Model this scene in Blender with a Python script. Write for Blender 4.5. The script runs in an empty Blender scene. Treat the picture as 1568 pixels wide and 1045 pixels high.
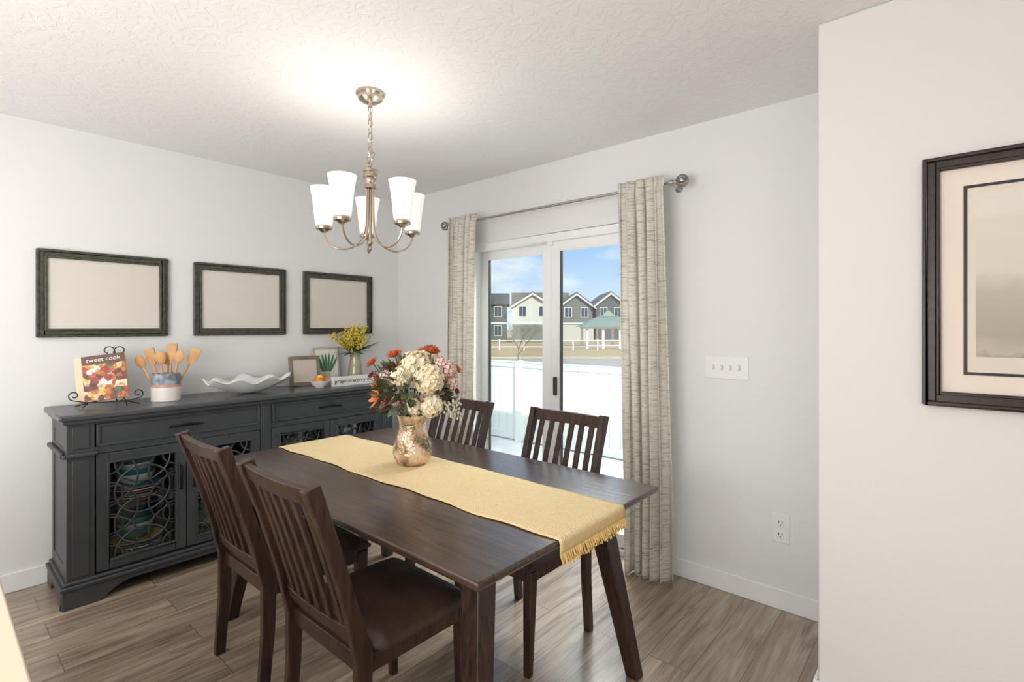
import bpy, bmesh, math, random
from mathutils import Vector, Matrix, Euler
random.seed(7)
pi=math.pi
sc=bpy.context.scene
try:
    sc.view_settings.view_transform='Standard'
    sc.view_settings.look='None'
except Exception as e: print(e)

# ------------------------------------------------------------ materials
def lin(c):
    c=c/255.0
    return c/12.92 if c<=0.04045 else ((c+0.055)/1.055)**2.4
def col(rgb): return (lin(rgb[0]),lin(rgb[1]),lin(rgb[2]),1)
MATS={}
def base(name):
    m=bpy.data.materials.new(name); m.use_nodes=True
    nt=m.node_tree; b=nt.nodes['Principled BSDF']
    return m,nt,b
def M(name,rgb,rough=.5,metal=0,bump=None,var=None,emit=0,stretch=(1,1,1),spec=.5,coat=0,sub=0):
    if name in MATS: return MATS[name]
    m,nt,b=base(name)
    b.inputs['Base Color'].default_value=col(rgb)
    b.inputs['Roughness'].default_value=rough
    b.inputs['Metallic'].default_value=metal
    b.inputs['Specular IOR Level'].default_value=spec
    b.inputs['Coat Weight'].default_value=coat
    b.inputs['Coat Roughness'].default_value=.05
    if emit:
        b.inputs['Emission Color'].default_value=col(rgb); b.inputs['Emission Strength'].default_value=emit
    if bump or var:
        tc=nt.nodes.new('ShaderNodeTexCoord'); mp=nt.nodes.new('ShaderNodeMapping')
        mp.inputs['Scale'].default_value=stretch
        nt.links.new(tc.outputs['Object'],mp.inputs['Vector'])
    if bump:
        n=nt.nodes.new('ShaderNodeTexNoise'); n.inputs['Scale'].default_value=bump[0]; n.inputs['Detail'].default_value=3
        nt.links.new(mp.outputs[0],n.inputs['Vector'])
        bp=nt.nodes.new('ShaderNodeBump'); bp.inputs['Strength'].default_value=bump[1]; bp.inputs['Distance'].default_value=.01
        nt.links.new(n.outputs['Fac'],bp.inputs['Height']); nt.links.new(bp.outputs[0],b.inputs['Normal'])
    if var:
        n=nt.nodes.new('ShaderNodeTexNoise'); n.inputs['Scale'].default_value=var[0]; n.inputs['Detail'].default_value=4
        nt.links.new(mp.outputs[0],n.inputs['Vector'])
        r=nt.nodes.new('ShaderNodeValToRGB'); r.color_ramp.elements[0].position=.35; r.color_ramp.elements[1].position=.65
        r.color_ramp.elements[0].color=col(rgb); r.color_ramp.elements[1].color=col(var[1])
        nt.links.new(n.outputs['Fac'],r.inputs['Fac']); nt.links.new(r.outputs[0],b.inputs['Base Color'])
    MATS[name]=m; return m

def wood(name,dark,light,stretch,rough=.4,scale=6,bump=.15,coat=0):
    m,nt,b=base(name)
    tc=nt.nodes.new('ShaderNodeTexCoord'); mp=nt.nodes.new('ShaderNodeMapping'); mp.inputs['Scale'].default_value=stretch
    nt.links.new(tc.outputs['Object'],mp.inputs['Vector'])
    n=nt.nodes.new('ShaderNodeTexNoise'); n.inputs['Scale'].default_value=scale; n.inputs['Detail'].default_value=8; n.inputs['Distortion'].default_value=.6
    nt.links.new(mp.outputs[0],n.inputs['Vector'])
    r=nt.nodes.new('ShaderNodeValToRGB'); r.color_ramp.elements[0].position=.3; r.color_ramp.elements[1].position=.72
    r.color_ramp.elements[0].color=col(dark); r.color_ramp.elements[1].color=col(light)
    nt.links.new(n.outputs['Fac'],r.inputs['Fac']); nt.links.new(r.outputs[0],b.inputs['Base Color'])
    bp=nt.nodes.new('ShaderNodeBump'); bp.inputs['Strength'].default_value=bump; bp.inputs['Distance'].default_value=.003
    nt.links.new(n.outputs['Fac'],bp.inputs['Height']); nt.links.new(bp.outputs[0],b.inputs['Normal'])
    b.inputs['Roughness'].default_value=rough
    b.inputs['Coat Weight'].default_value=coat; b.inputs['Coat Roughness'].default_value=.2
    return m

def glassmat(name,tint=(255,255,255),refl=.06,rough=0.0):
    m=bpy.data.materials.new(name); m.use_nodes=True; nt=m.node_tree; nt.nodes.clear()
    o=nt.nodes.new('ShaderNodeOutputMaterial'); t=nt.nodes.new('ShaderNodeBsdfTransparent'); g=nt.nodes.new('ShaderNodeBsdfGlossy'); x=nt.nodes.new('ShaderNodeMixShader')
    t.inputs[0].default_value=col(tint); g.inputs['Roughness'].default_value=rough; x.inputs[0].default_value=refl
    nt.links.new(t.outputs[0],x.inputs[1]); nt.links.new(g.outputs[0],x.inputs[2]); nt.links.new(x.outputs[0],o.inputs[0])
    return m

# floor
def floor_mat():
    m,nt,b=base('floor_planks')
    L=nt.links.new; N=nt.nodes.new
    tc=N('ShaderNodeTexCoord'); mp=N('ShaderNodeMapping'); mp.inputs['Rotation'].default_value=(0,0,pi/2)
    L(tc.outputs['Object'],mp.inputs['Vector'])
    br=N('ShaderNodeTexBrick'); br.offset=.37; br.inputs['Scale'].default_value=1
    br.inputs['Brick Width'].default_value=1.25; br.inputs['Row Height'].default_value=.18
    br.inputs['Mortar Size'].default_value=.0015; br.inputs['Mortar Smooth'].default_value=.3
    br.inputs['Color1'].default_value=(0,0,0,1); br.inputs['Color2'].default_value=(1,1,1,1); br.inputs['Mortar'].default_value=(.5,.5,.5,1)
    L(mp.outputs[0],br.inputs['Vector'])
    add=N('ShaderNodeVectorMath'); add.operation='MULTIPLY_ADD'; add.inputs[1].default_value=(7,7,7)
    L(br.outputs['Color'],add.inputs[0]); L(tc.outputs['Object'],add.inputs[2])
    mp2=N('ShaderNodeMapping'); mp2.inputs['Scale'].default_value=(9,.9,1); L(add.outputs[0],mp2.inputs['Vector'])
    n=N('ShaderNodeTexNoise'); n.inputs['Scale'].default_value=1.4; n.inputs['Detail'].default_value=9; n.inputs['Roughness'].default_value=.6; n.inputs['Distortion'].default_value=2.0
    L(mp2.outputs[0],n.inputs['Vector'])
    mp3=N('ShaderNodeMapping'); mp3.inputs['Scale'].default_value=(60,1.6,1); L(add.outputs[0],mp3.inputs['Vector'])
    n3=N('ShaderNodeTexNoise'); n3.inputs['Scale'].default_value=2.5; n3.inputs['Detail'].default_value=4; L(mp3.outputs[0],n3.inputs['Vector'])
    mixn=N('ShaderNodeMath'); mixn.operation='MULTIPLY_ADD'; mixn.inputs[1].default_value=.35; L(n3.outputs['Fac'],mixn.inputs[0])
    sc_=N('ShaderNodeMath'); sc_.operation='MULTIPLY'; sc_.inputs[1].default_value=.68; L(n.outputs['Fac'],sc_.inputs[0]); L(sc_.outputs[0],mixn.inputs[2])
    r=N('ShaderNodeValToRGB'); r.color_ramp.elements[0].position=.35; r.color_ramp.elements[1].position=.67
    r.color_ramp.elements[0].color=col((112,92,76)); r.color_ramp.elements[1].color=col((192,174,152))
    e=r.color_ramp.elements.new(.5); e.color=col((160,141,121))
    L(mixn.outputs[0],r.inputs['Fac'])
    hs=N('ShaderNodeHueSaturation'); L(r.outputs[0],hs.inputs['Color'])
    mr=N('ShaderNodeMapRange'); mr.inputs['To Min'].default_value=.84; mr.inputs['To Max'].default_value=1.12
    L(br.outputs['Color'],mr.inputs['Value']); L(mr.outputs[0],hs.inputs['Value'])
    mx=N('ShaderNodeMixRGB'); mx.inputs[2].default_value=col((76,62,52)); L(br.outputs['Fac'],mx.inputs[0]); L(hs.outputs[0],mx.inputs[1])
    L(mx.outputs[0],b.inputs['Base Color'])
    b.inputs['Roughness'].default_value=.3
    b.inputs['Coat Weight'].default_value=.6; b.inputs['Coat Roughness'].default_value=.16
    bp=N('ShaderNodeBump'); bp.inputs['Strength'].default_value=.1; bp.inputs['Distance'].default_value=.003
    L(mixn.outputs[0],bp.inputs['Height']); L(bp.outputs[0],b.inputs['Normal'])
    return m
def ceil_mat():
    m,nt,b=base('ceiling_knockdown'); L=nt.links.new; N=nt.nodes.new
    tc=N('ShaderNodeTexCoord')
    n=N('ShaderNodeTexNoise'); n.inputs['Scale'].default_value=13; n.inputs['Detail'].default_value=5; n.inputs['Distortion'].default_value=1.8
    L(tc.outputs['Object'],n.inputs['Vector'])
    r=N('ShaderNodeValToRGB'); r.color_ramp.elements[0].position=.47; r.color_ramp.elements[1].position=.53
    L(n.outputs['Fac'],r.inputs['Fac'])
    bp=N('ShaderNodeBump'); bp.inputs['Strength'].default_value=.3; bp.inputs['Distance'].default_value=.004
    L(r.outputs[0],bp.inputs['Height']); L(bp.outputs[0],b.inputs['Normal'])
    b.inputs['Base Color'].default_value=col((240,240,240)); b.inputs['Roughness'].default_value=.8
    return m
wall_m=M('wall_paint',(231,231,231),.75,bump=(90,.06))
ceil_m=ceil_mat(); floor_m=floor_mat()
trim_m=M('trim_white',(240,240,240),.4)
vinyl=M('white_vinyl',(242,243,243),.3)
dkgasket=M('dark_gasket',(50,52,50),.5)
table_w=wood('espresso_table',(40,27,22),(84,62,51),(1.2,14,14),.3,5,.3,coat=.5)
chair_w=wood('espresso_chair',(34,21,16),(78,52,40),(16,16,1.2),.35,4,.2)
leather=M('brown_leather',(42,31,27),.45,var=(5,(82,60,49)),bump=(60,.15))
char=M('charcoal_paint',(60,63,66),.42,var=(3,(67,70,73)))
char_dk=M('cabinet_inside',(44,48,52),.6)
blackm=M('black_metal',(28,27,28),.4,.6)
nickel=M('brushed_nickel',(186,172,156),.25,.95)
rodm=M('rod_nickel',(188,184,180),.25,.95)
glass=glassmat('clear_glass',(250,253,252),.05)

# ------------------------------------------------------------ mesh helpers
def vbox(a,b):
    x0,y0,z0=a; x1,y1,z1=b
    v=[(x0,y0,z0),(x1,y0,z0),(x1,y1,z0),(x0,y1,z0),(x0,y0,z1),(x1,y0,z1),(x1,y1,z1),(x0,y1,z1)]
    f=[(0,3,2,1),(4,5,6,7),(0,1,5,4),(1,2,6,5),(2,3,7,6),(3,0,4,7)]
    return v,f
def vlathe(prof,c=(0,0,0),seg=32,ang=2*pi):
    v=[];f=[]; n=len(prof)
    for i in range(seg):
        a=ang*i/seg
        for r,z in prof: v.append((c[0]+r*math.cos(a),c[1]+r*math.sin(a),c[2]+z))
    for i in range(seg):
        j=(i+1)%seg
        for k in range(n-1):
            f.append((i*n+k,j*n+k,j*n+k+1,i*n+k+1))
    return v,f
def vtube(pts,r,seg=8,closed=False,cap=True,flat=None):
    pts=[Vector(p) for p in pts]; n=len(pts)
    rs=r if isinstance(r,(list,tuple)) else [r]*n
    v=[];f=[]
    def tan(i):
        if closed: return (pts[(i+1)%n]-pts[(i-1)%n]).normalized()
        if i==0: return (pts[1]-pts[0]).normalized()
        if i==n-1: return (pts[-1]-pts[-2]).normalized()
        return (pts[i+1]-pts[i-1]).normalized()
    t=tan(0); up=Vector((0,0,1)) if abs(t.z)<.9 else Vector((1,0,0))
    nrm=(up-t*up.dot(t)).normalized()
    for i in range(n):
        t=tan(i); nrm=nrm-t*nrm.dot(t)
        if nrm.length<1e-6: nrm=t.orthogonal()
        nrm.normalize(); bn=t.cross(nrm)
        for k in range(seg):
            a=2*pi*k/seg
            v.append(tuple(pts[i]+nrm*math.cos(a)*rs[i]+bn*math.sin(a)*rs[i]))
    m=n if closed else n-1
    for i in range(m):
        j=(i+1)%n
        for k in range(seg):
            l=(k+1)%seg
            f.append((i*seg+k,i*seg+l,j*seg+l,j*seg+k))
    if cap and not closed:
        f.append(tuple(range(seg-1,-1,-1))); f.append(tuple((n-1)*seg+k for k in range(seg)))
    return v,f
def vsphere(c,r,seg=12,rings=8,sc3=(1,1,1)):
    v=[];f=[]
    for i in range(rings+1):
        p=pi*i/rings
        for k in range(seg):
            a=2*pi*k/seg
            v.append((c[0]+r*sc3[0]*math.sin(p)*math.cos(a),c[1]+r*sc3[1]*math.sin(p)*math.sin(a),c[2]+r*sc3[2]*math.cos(p)))
    for i in range(rings):
        for k in range(seg):
            l=(k+1)%seg
            f.append((i*seg+k,(i+1)*seg+k,(i+1)*seg+l,i*seg+l))
    return v,f
def vprism(poly,axis,a0,a1):
    def mk(p,a):
        if axis==0: return (a,p[0],p[1])
        if axis==1: return (p[0],a,p[1])
        return (p[0],p[1],a)
    n=len(poly); v=[mk(p,a0) for p in poly]+[mk(p,a1) for p in poly]
    f=[tuple(range(n)),tuple(range(2*n-1,n-1,-1))]
    for i in range(n):
        j=(i+1)%n; f.append((i,i+n,j+n,j))
    return v,f
def vhexa(bot,top):
    v=list(bot)+list(top)
    f=[(0,3,2,1),(4,5,6,7),(0,1,5,4),(1,2,6,5),(2,3,7,6),(3,0,4,7)]
    return v,f
def taper(p0,s0,p1,s1):
    def sq(p,s): 
        sx,sy=(s if isinstance(s,tuple) else (s,s))
        return [(p[0]-sx/2,p[1]-sy/2,p[2]),(p[0]+sx/2,p[1]-sy/2,p[2]),(p[0]+sx/2,p[1]+sy/2,p[2]),(p[0]-sx/2,p[1]+sy/2,p[2])]
    return vhexa(sq(p0,s0),sq(p1,s1))
class MB:
    def __init__(s): s.v=[]; s.f=[]
    def add(s,vf,Mx=None):
        o=len(s.v); v,f=vf
        if Mx is not None: v=[tuple(Mx@Vector(p)) for p in v]
        s.v+=v; s.f+=[tuple(i+o for i in q) for q in f]; return s
    def box(s,a,b,Mx=None): return s.add(vbox(a,b),Mx)
    def obj(s,name,mat,parent=None,bevel=0,smooth=True,ang=35,seg=2,solid=0,subd=0,fix=True):
        me=bpy.data.meshes.new(name); me.from_pydata(s.v,[],s.f); me.update()
        if fix:
            bm=bmesh.new(); bm.from_mesh(me); bmesh.ops.remove_doubles(bm,verts=bm.verts,dist=1e-6); bmesh.ops.recalc_face_normals(bm,faces=bm.faces); bm.to_mesh(me); bm.free()
        me.materials.append(mat)
        if smooth:
            me.polygons.foreach_set('use_smooth',[True]*len(me.polygons))
            try: me.set_sharp_from_angle(angle=math.radians(ang))
            except Exception: pass
        o=bpy.data.objects.new(name,me); sc.collection.objects.link(o)
        if parent: o.parent=parent
        if solid:
            md=o.modifiers.new('solid','SOLIDIFY'); md.thickness=solid; md.offset=0
        if subd:
            md=o.modifiers.new('sub','SUBSURF'); md.levels=subd; md.render_levels=subd
        if bevel:
            md=o.modifiers.new('bev','BEVEL'); md.width=bevel; md.segments=seg; md.limit_method='ANGLE'; md.angle_limit=math.radians(40)
        return o
def empty(name,loc=(0,0,0),rz=0):
    o=bpy.data.objects.new(name,None); sc.collection.objects.link(o); o.location=loc; o.rotation_euler=(0,0,rz); o.empty_display_size=.1
    return o
def box(name,a,b,mat,parent=None,bevel=0,**k): return MB().box(a,b).obj(name,mat,parent,bevel,**k)
def T(x,y,z): return Matrix.Translation((x,y,z))
def R(a,ax): return Matrix.Rotation(a,4,ax)

# ------------------------------------------------------------ room shell
H=2.61; PX=3.508; PY=-.652; EX=6.6; SY=-6.2
DL,DR,DT=.94,2.56,2.11
box('floor',(-.15,SY-.15,-.12),(EX+.15,.15,0),floor_m)
box('ceiling',(-.15,SY-.15,H),(EX+.15,.15,H+.12),ceil_m)
box('wall_left',(-.15,SY-.15,0),(0,.15,H),wall_m)
w=MB(); w.box((0,0,0),(DL,.15,H)); w.box((DR,0,0),(PX,.15,H)); w.box((DL,0,DT),(DR,.15,H)); w.obj('wall_back',wall_m)
box('wall_right',(PX,PY,0),(EX,.15,H),M('wall_paint_warm',(226,224,221),.75,bump=(90,.06)),bevel=.008)
box('wall_east',(EX,SY,0),(EX+.15,PY,H),wall_m)
box('wall_south',(0,SY-.15,0),(EX+.15,SY,H),wall_m)
def bb(name,a,b): box(name,a,b,trim_m,bevel=.004)
bb('baseboard_left',(0,SY,0),(.014,0,.105))
w=MB(); w.box((.014,-.014,0),(DL-.02,0,.105)); w.box((DR+.02,-.014,0),(PX-.014,0,.105)); w.obj('baseboard_back',trim_m,bevel=.004)
w=MB(); w.box((PX-.014,PY-.014,0),(PX,0,.105)); w.box((PX,PY-.014,0),(EX,PY,.105)); w.obj('baseboard_right',trim_m,bevel=.004)

# ------------------------------------------------------------ sliding door
d=empty('door_1')
w=MB()
w.box((DL,.0,0),(DL+.05,.14,DT)); w.box((DR-.05,.0,0),(DR,.14,DT)); w.box((DL,.0,DT-.055),(DR,.14,DT)); w.box((DL,.0,0),(DR,.14,.035))
w.obj('frame',vinyl,d,.003)
def panel(nm,x0,x1,y,z0,z1):
    w=MB(); s=.078
    w.box((x0,y,z0),(x0+s,y+.035,z1)); w.box((x1-s,y,z0),(x1,y+.035,z1))
    w.box((x0+s,y,z1-.07),(x1-s,y+.035,z1)); w.box((x0+s,y,z0),(x1-s,y+.035,z0+.09))
    w.obj(nm+'_sash',vinyl,d,.004)
    g=MB(); q=.008
    for a,b in (((x0+s,z0+.09),(x0+s+q,z1-.07)),((x1-s-q,z0+.09),(x1-s,z1-.07))): g.box((a[0],y+.01,a[1]),(b[0],y+.03,b[1]))
    g.obj(nm+'_gasket',dkgasket,d)
    box(nm+'_glass',(x0+s,y+.016,z0+.09),(x1-s,y+.02,z1-.07),glass,d)
panel('fixed_panel',DL+.05,1.70,.085,.035,DT-.055)
panel('sliding_panel',1.735,DR-.05,.03,.035,DT-.055)
box('track_strip',(1.70,.080,.04),(1.716,.110,DT-.06),dkgasket,d)
w=MB(); w.box((1.770,.006,.97),(1.795,.03,1.10)); w.obj('handle',dkgasket,d,.006)
box('latch',(1.71,.012,DT-.085),(1.76,.03,DT-.05),vinyl,d,.003)

# ------------------------------------------------------------ curtains
def linen():
    m,nt,b=base('linen_curtain'); L=nt.links.new; N=nt.nodes.new
    tc=N('ShaderNodeTexCoord'); mp=N('ShaderNodeMapping'); mp.inputs['Scale'].default_value=(9,9,110); L(tc.outputs['Object'],mp.inputs[0])
    n=N('ShaderNodeTexNoise'); n.inputs['Scale'].default_value=1.6; n.inputs['Detail'].default_value=5; n.inputs['Roughness'].default_value=.7; L(mp.outputs[0],n.inputs['Vector'])
    r=N('ShaderNodeValToRGB'); r.color_ramp.elements[0].position=.35; r.color_ramp.elements[1].position=.49
    r.color_ramp.elements[0].color=col((178,172,160)); r.color_ramp.elements[1].color=col((240,236,226)); L(n.outputs['Fac'],r.inputs['Fac'])
    L(r.outputs[0],b.inputs['Base Color']); b.inputs['Roughness'].default_value=.9
    tr=N('ShaderNodeBsdfTranslucent'); L(r.outputs[0],tr.inputs[0]); mx=N('ShaderNodeMixShader'); mx.inputs[0].default_value=.25
    o=nt.nodes['Material Output']; L(b.outputs[0],mx.inputs[1]); L(tr.outputs[0],mx.inputs[2]); L(mx.outputs[0],o.inputs[0])
    bp=N('ShaderNodeBump'); bp.inputs['Strength'].default_value=.15; bp.inputs['Distance'].default_value=.003; L(n.outputs['Fac'],bp.inputs['Height']); L(bp.outputs[0],b.inputs['Normal'])
    return m
lin_m=linen()
RZ=2.27; RY=-.12
def curtain(xt0,xt1,xb0,xb1,seed,folds):
    nx=folds*16; nz=60; v=[];f=[]
    for j in range(nz+1):
        q=j/nz; z=2.315-(2.315-.008)*q
        a=xt0+(xb0-xt0)*min(1,q*1.3)**.7; b=xt1+(xb1-xt1)*min(1,q*1.3)**.7
        for i in range(nx+1):
            s=i/nx; k=s*folds*2*pi
            amp=.022+.020*min(1,q*3)
            w_=math.sin(k+ .9*math.sin(q*2+s*5+seed))
            y=RY-.034+ -amp*w_*.8+.010*math.sin(3*s*pi+q*3+seed)
            if q<.03: y=RY-.022-.014*w_
            x=a+(b-a)*s+.009*math.sin(2*k+q*2)
            v.append((x,y,z))
    for j in range(nz):
        for i in range(nx):
            o=j*(nx+1)+i; f.append((o,o+1,o+nx+2,o+nx+1))
    return v,f
for (a,b,c,e,s,n) in ((.86,1.17,.88,1.16,1,5),(2.37,2.66,2.43,2.71,2,5)):
    m=MB(); m.add(curtain(a,b,c,e,s,n)); m.obj('curtain',lin_m,None,solid=.003,ang=80,fix=False)
rp=empty('curtain_rod')
m=MB(); m.add(vtube([(.80,RY+.008,RZ),(2.72,RY+.008,RZ)],.0095,12)); 
for x in (.84,2.69):
    m.add(vtube([(x,RY+.008,RZ-.014),(x,-.0005,RZ-.014)],.006,8)); m.add(vlathe([(0,0),(.022,0),(.022,.006),(0,.006)],(0,0,0),16),T(x,0,RZ-.014)@R(pi/2,'X'))
    m.add(vlathe([(.008,-.012),(.016,-.012),(.016,.012),(.008,.012)],(0,0,0),14),T(x,RY+.008,RZ)@R(pi/2,'Y'))
m.obj('rod',rodm,rp)
for x in (.775,2.755):
    m=MB()
    m.add(vsphere((x,RY+.008,RZ),.025,16,10))
    for k in range(8):
        a=pi*k/8; pts=[]
        for i in range(24):
            b=2*pi*i/24; pts.append((x+.034*math.cos(b),RY+.008+.034*math.sin(b)*math.cos(a),RZ+.034*math.sin(b)*math.sin(a)))
        m.add(vtube(pts,.0028,5,closed=True))
    m.add(vlathe([(0,-.006),(.018,-.006),(.018,.006),(0,.006)],(0,0,0),16),T(x+(.034 if x<1 else -.034),RY+.008,RZ)@R(pi/2,'Y'))
    m.obj('finial',rodm,rp)

# ------------------------------------------------------------ switch, outlet
plate=M('plate_white',(236,236,236),.35)
s=empty('light_switch')
box('plate',(2.842,-.006,1.165),(3.072,0,1.290),plate,s,.003)
m=MB(); m2=MB()
for i in range(4):
    x=2.888+i*.046
    m.box((x-.007,-.008,1.213),(x+.007,-.005,1.243)); m2.box((x-.004,-.018,1.225),(x+.004,-.006,1.235))
m.obj('slots',M('plate_gray',(205,205,205),.4),s); m2.obj('toggles',plate,s,.001)
s=empty('wall_outlet')
box('plate',(3.187,-.006,.342),(3.270,0,.488),plate,s,.003)
m=MB(); m2=MB()
for z in (.385,.445):
    m.box((3.212,-.009,z-.019),(3.245,-.005,z+.019))
    m2.box((3.219,-.0098,z-.004),(3.222,-.0085,z+.010)); m2.box((3.235,-.0098,z-.004),(3.238,-.0085,z+.010)); m2.box((3.226,-.0098,z-.014),(3.231,-.0085,z-.009))
m.obj('sockets',plate,s,.002); m2.obj('slots',dkgasket,s)

# ------------------------------------------------------------ wall frames (left wall)
fr_m=wood('dark_frame_wood',(54,53,46),(92,90,78),(10,10,10),.35,5,.1)
panel_m=M('frame_backing',(224,217,209),.55,var=(2,(218,211,202)))
def picframe(name,y0,y1,z0,z1,bw=.048):
    p=empty(name); m=MB()
    for (o,i,x) in ((0,.012,.026),(.012,.036,.019),(.036,bw,.024)):
        m.box((.001,y0+o,z0+o),(x,y0+i,z1-o)); m.box((.001,y1-i,z0+o),(x,y1-o,z1-o))
        m.box((.001,y0+i,z0+o),(x,y1-i,z0+i)); m.box((.001,y0+i,z1-i),(x,y1-i,z1-o))
    m.obj('border',fr_m,p,.003)
    box('backing_panel',(.001,y0+bw,z0+bw),(.010,y1-bw,z1-bw),panel_m,p)
picframe('picture_frame',-2.477,-1.840,1.393,1.893)
picframe('picture_frame',-1.691,-1.063,1.393,1.890)
picframe('picture_frame',-.922,-.294,1.393,1.890)

# ------------------------------------------------------------ framed art (right wall)
def art_mat():
    m,nt,b=base('sepia_art'); L=nt.links.new; N=nt.nodes.new
    tc=N('ShaderNodeTexCoord'); sp=N('ShaderNodeSeparateXYZ'); L(tc.outputs['Object'],sp.inputs[0])
    r=N('ShaderNodeMapRange'); r.inputs['From Min'].default_value=1.34; r.inputs['From Max'].default_value=1.85; L(sp.outputs['Z'],r.inputs['Value'])
    n=N('ShaderNodeTexNoise'); n.inputs['Scale'].default_value=9; n.inputs['Detail'].default_value=6; L(tc.outputs['Object'],n.inputs['Vector'])
    ad=N('ShaderNodeMath'); ad.operation='MULTIPLY_ADD'; ad.inputs[1].default_value=.25; L(n.outputs['Fac'],ad.inputs[0]); L(r.outputs[0],ad.inputs[2])
    cr=N('ShaderNodeValToRGB'); L(ad.outputs[0],cr.inputs['Fac']); e=cr.color_ramp.elements
    e[0].position=.10; e[0].color=col((120,104,84)); e[1].position=.95; e[1].color=col((218,210,197))
    for p_,c_ in ((.14,(130,114,92)),(.19,(186,176,158)),(.3,(168,160,142)),(.55,(182,174,158)),(.7,(212,204,190))):
        x=e.new(p_); x.color=col(c_)
    L(cr.outputs[0],b.inputs['Base Color']); b.inputs['Roughness'].default_value=.5; b.inputs['Coat Weight'].default_value=.6; b.inputs['Coat Roughness'].default_value=.02
    return m
a=empty('framed_artwork'); ax0,ax1,az0,az1=3.821,4.50,1.192,2.018; y=PY
fdk=wood('artwork_frame_wood',(30,20,15),(58,40,30),(10,10,10),.3,6,.1)
m=MB()
for (o,i,t) in ((0,.012,.030),(.012,.036,.022),(.036,.046,.026)):
    m.box((ax0+o,y-t,az0+o),(ax0+i,y-.001,az1-o)); m.box((ax1-i,y-t,az0+o),(ax1-o,y-.001,az1-o)); m.box((ax0+i,y-t,az0+o),(ax1-i,y-.001,az0+i)); m.box((ax0+i,y-t,az1-i),(ax1-i,y-.001,az1-o))
m.obj('outer_frame',fdk,a,.003)
matc=M('art_mat_cream',(232,216,202),.5,coat=.4); 
box('mat_board',(ax0+.046,y-.010,az0+.046),(ax1-.046,y-.001,az1-.046),matc,a)
m=MB(); o0,o1=.105,.114
m.box((ax0+o0,y-.014,az0+o0),(ax0+o1,y-.01,az1-o0)); m.box((ax1-o1,y-.014,az0+o0),(ax1-o0,y-.01,az1-o0)); m.box((ax0+o1,y-.014,az0+o0),(ax1-o1,y-.01,az0+o1)); m.box((ax0+o1,y-.014,az1-o1),(ax1-o1,y-.01,az1-o0))
m.obj('inner_line',M('art_black_line',(26,24,24),.3),a)
box('inner_mat',(ax0+.114,y-.012,az0+.114),(ax1-.114,y-.0095,az1-.114),M('art_mat_tan',(220,208,192),.5,coat=.4),a)
box('drawing',(ax0+.135,y-.0135,az0+.165),(ax1-.135,y-.0119,az1-.135),art_mat(),a)

# ------------------------------------------------------------ sideboard
sb=empty('sideboard'); y0,y1=-2.41,-.40; TZ=1.0
m=MB(); m.box((.018,y0-.035,.970),(.510,y1+.035,TZ)); m.obj('top',M('charcoal_top',(72,74,77),.28,var=(3,(80,82,84))),sb,.009,seg=3)
m=MB(); m.box((.020,y0-.018,.948),(.492,y1+.018,.970)); m.box((.02,y0-.022,.775),(.490,y0+.0,.797)); m.box((.44,y0-.022,.775),(.488,y0+.125,.797)); m.box((.44,y1-.125,.775),(.488,y1+.022,.797)); m.box((.02,y1,.775),(.488,y1+.022,.797)); m.obj('mouldings',char,sb,.007,seg=3)
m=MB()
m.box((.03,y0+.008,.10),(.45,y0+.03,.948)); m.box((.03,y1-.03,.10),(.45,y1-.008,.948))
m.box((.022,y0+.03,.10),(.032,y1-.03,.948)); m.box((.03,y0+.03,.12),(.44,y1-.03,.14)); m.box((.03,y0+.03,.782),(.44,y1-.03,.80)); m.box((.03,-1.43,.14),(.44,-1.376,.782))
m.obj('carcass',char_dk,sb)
m=MB()
for ys,yo in ((y0,y0+.012),(y1-.012,y1)):
    m.box((.03,ys,.12),(.09,yo,.948)); m.box((.37,ys,.12),(.43,yo,.948)); m.box((.09,ys,.89),(.37,yo,.948)); m.box((.09,ys,.12),(.37,yo,.20)); m.box((.09,ys,.76),(.37,yo,.815)); m.box((.09,ys+.004,.12),(.37,yo-.002,.948))
m.obj('side_panels',char,sb,.003)
m=MB()
for a,b in ((y0,y0+.115),(y1-.115,y1)):
    m.box((.42,a,.12),(.463,b,.948)); m.box((.463,a+.022,.15),(.469,b-.022,.755)); m.box((.463,a+.022,.815),(.469,b-.022,.93))
m.box((.42,-1.437,.12),(.463,-1.369,.948)); m.box((.463,-1.425,.15),(.469,-1.381,.93))
m.obj('pilasters',char,sb,.003)
m=MB()
for a,b in ((-2.288,-1.442),(-1.364,-.518)):
    m.box((.40,a,.815),(.456,b,.935))
    m.box((.456,a,.815),(.466,a+.016,.935)); m.box((.456,b-.016,.815),(.466,b,.935)); m.box((.456,a+.016,.815),(.466,b-.016,.829)); m.box((.456,a+.016,.921),(.466,b-.016,.935))
m.box((.43,-2.295,.936),(.462,-.515,.948)); m.box((.43,-2.295,.775),(.458,-.515,.813))
m.obj('drawer_fronts',char,sb,.003)
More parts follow.
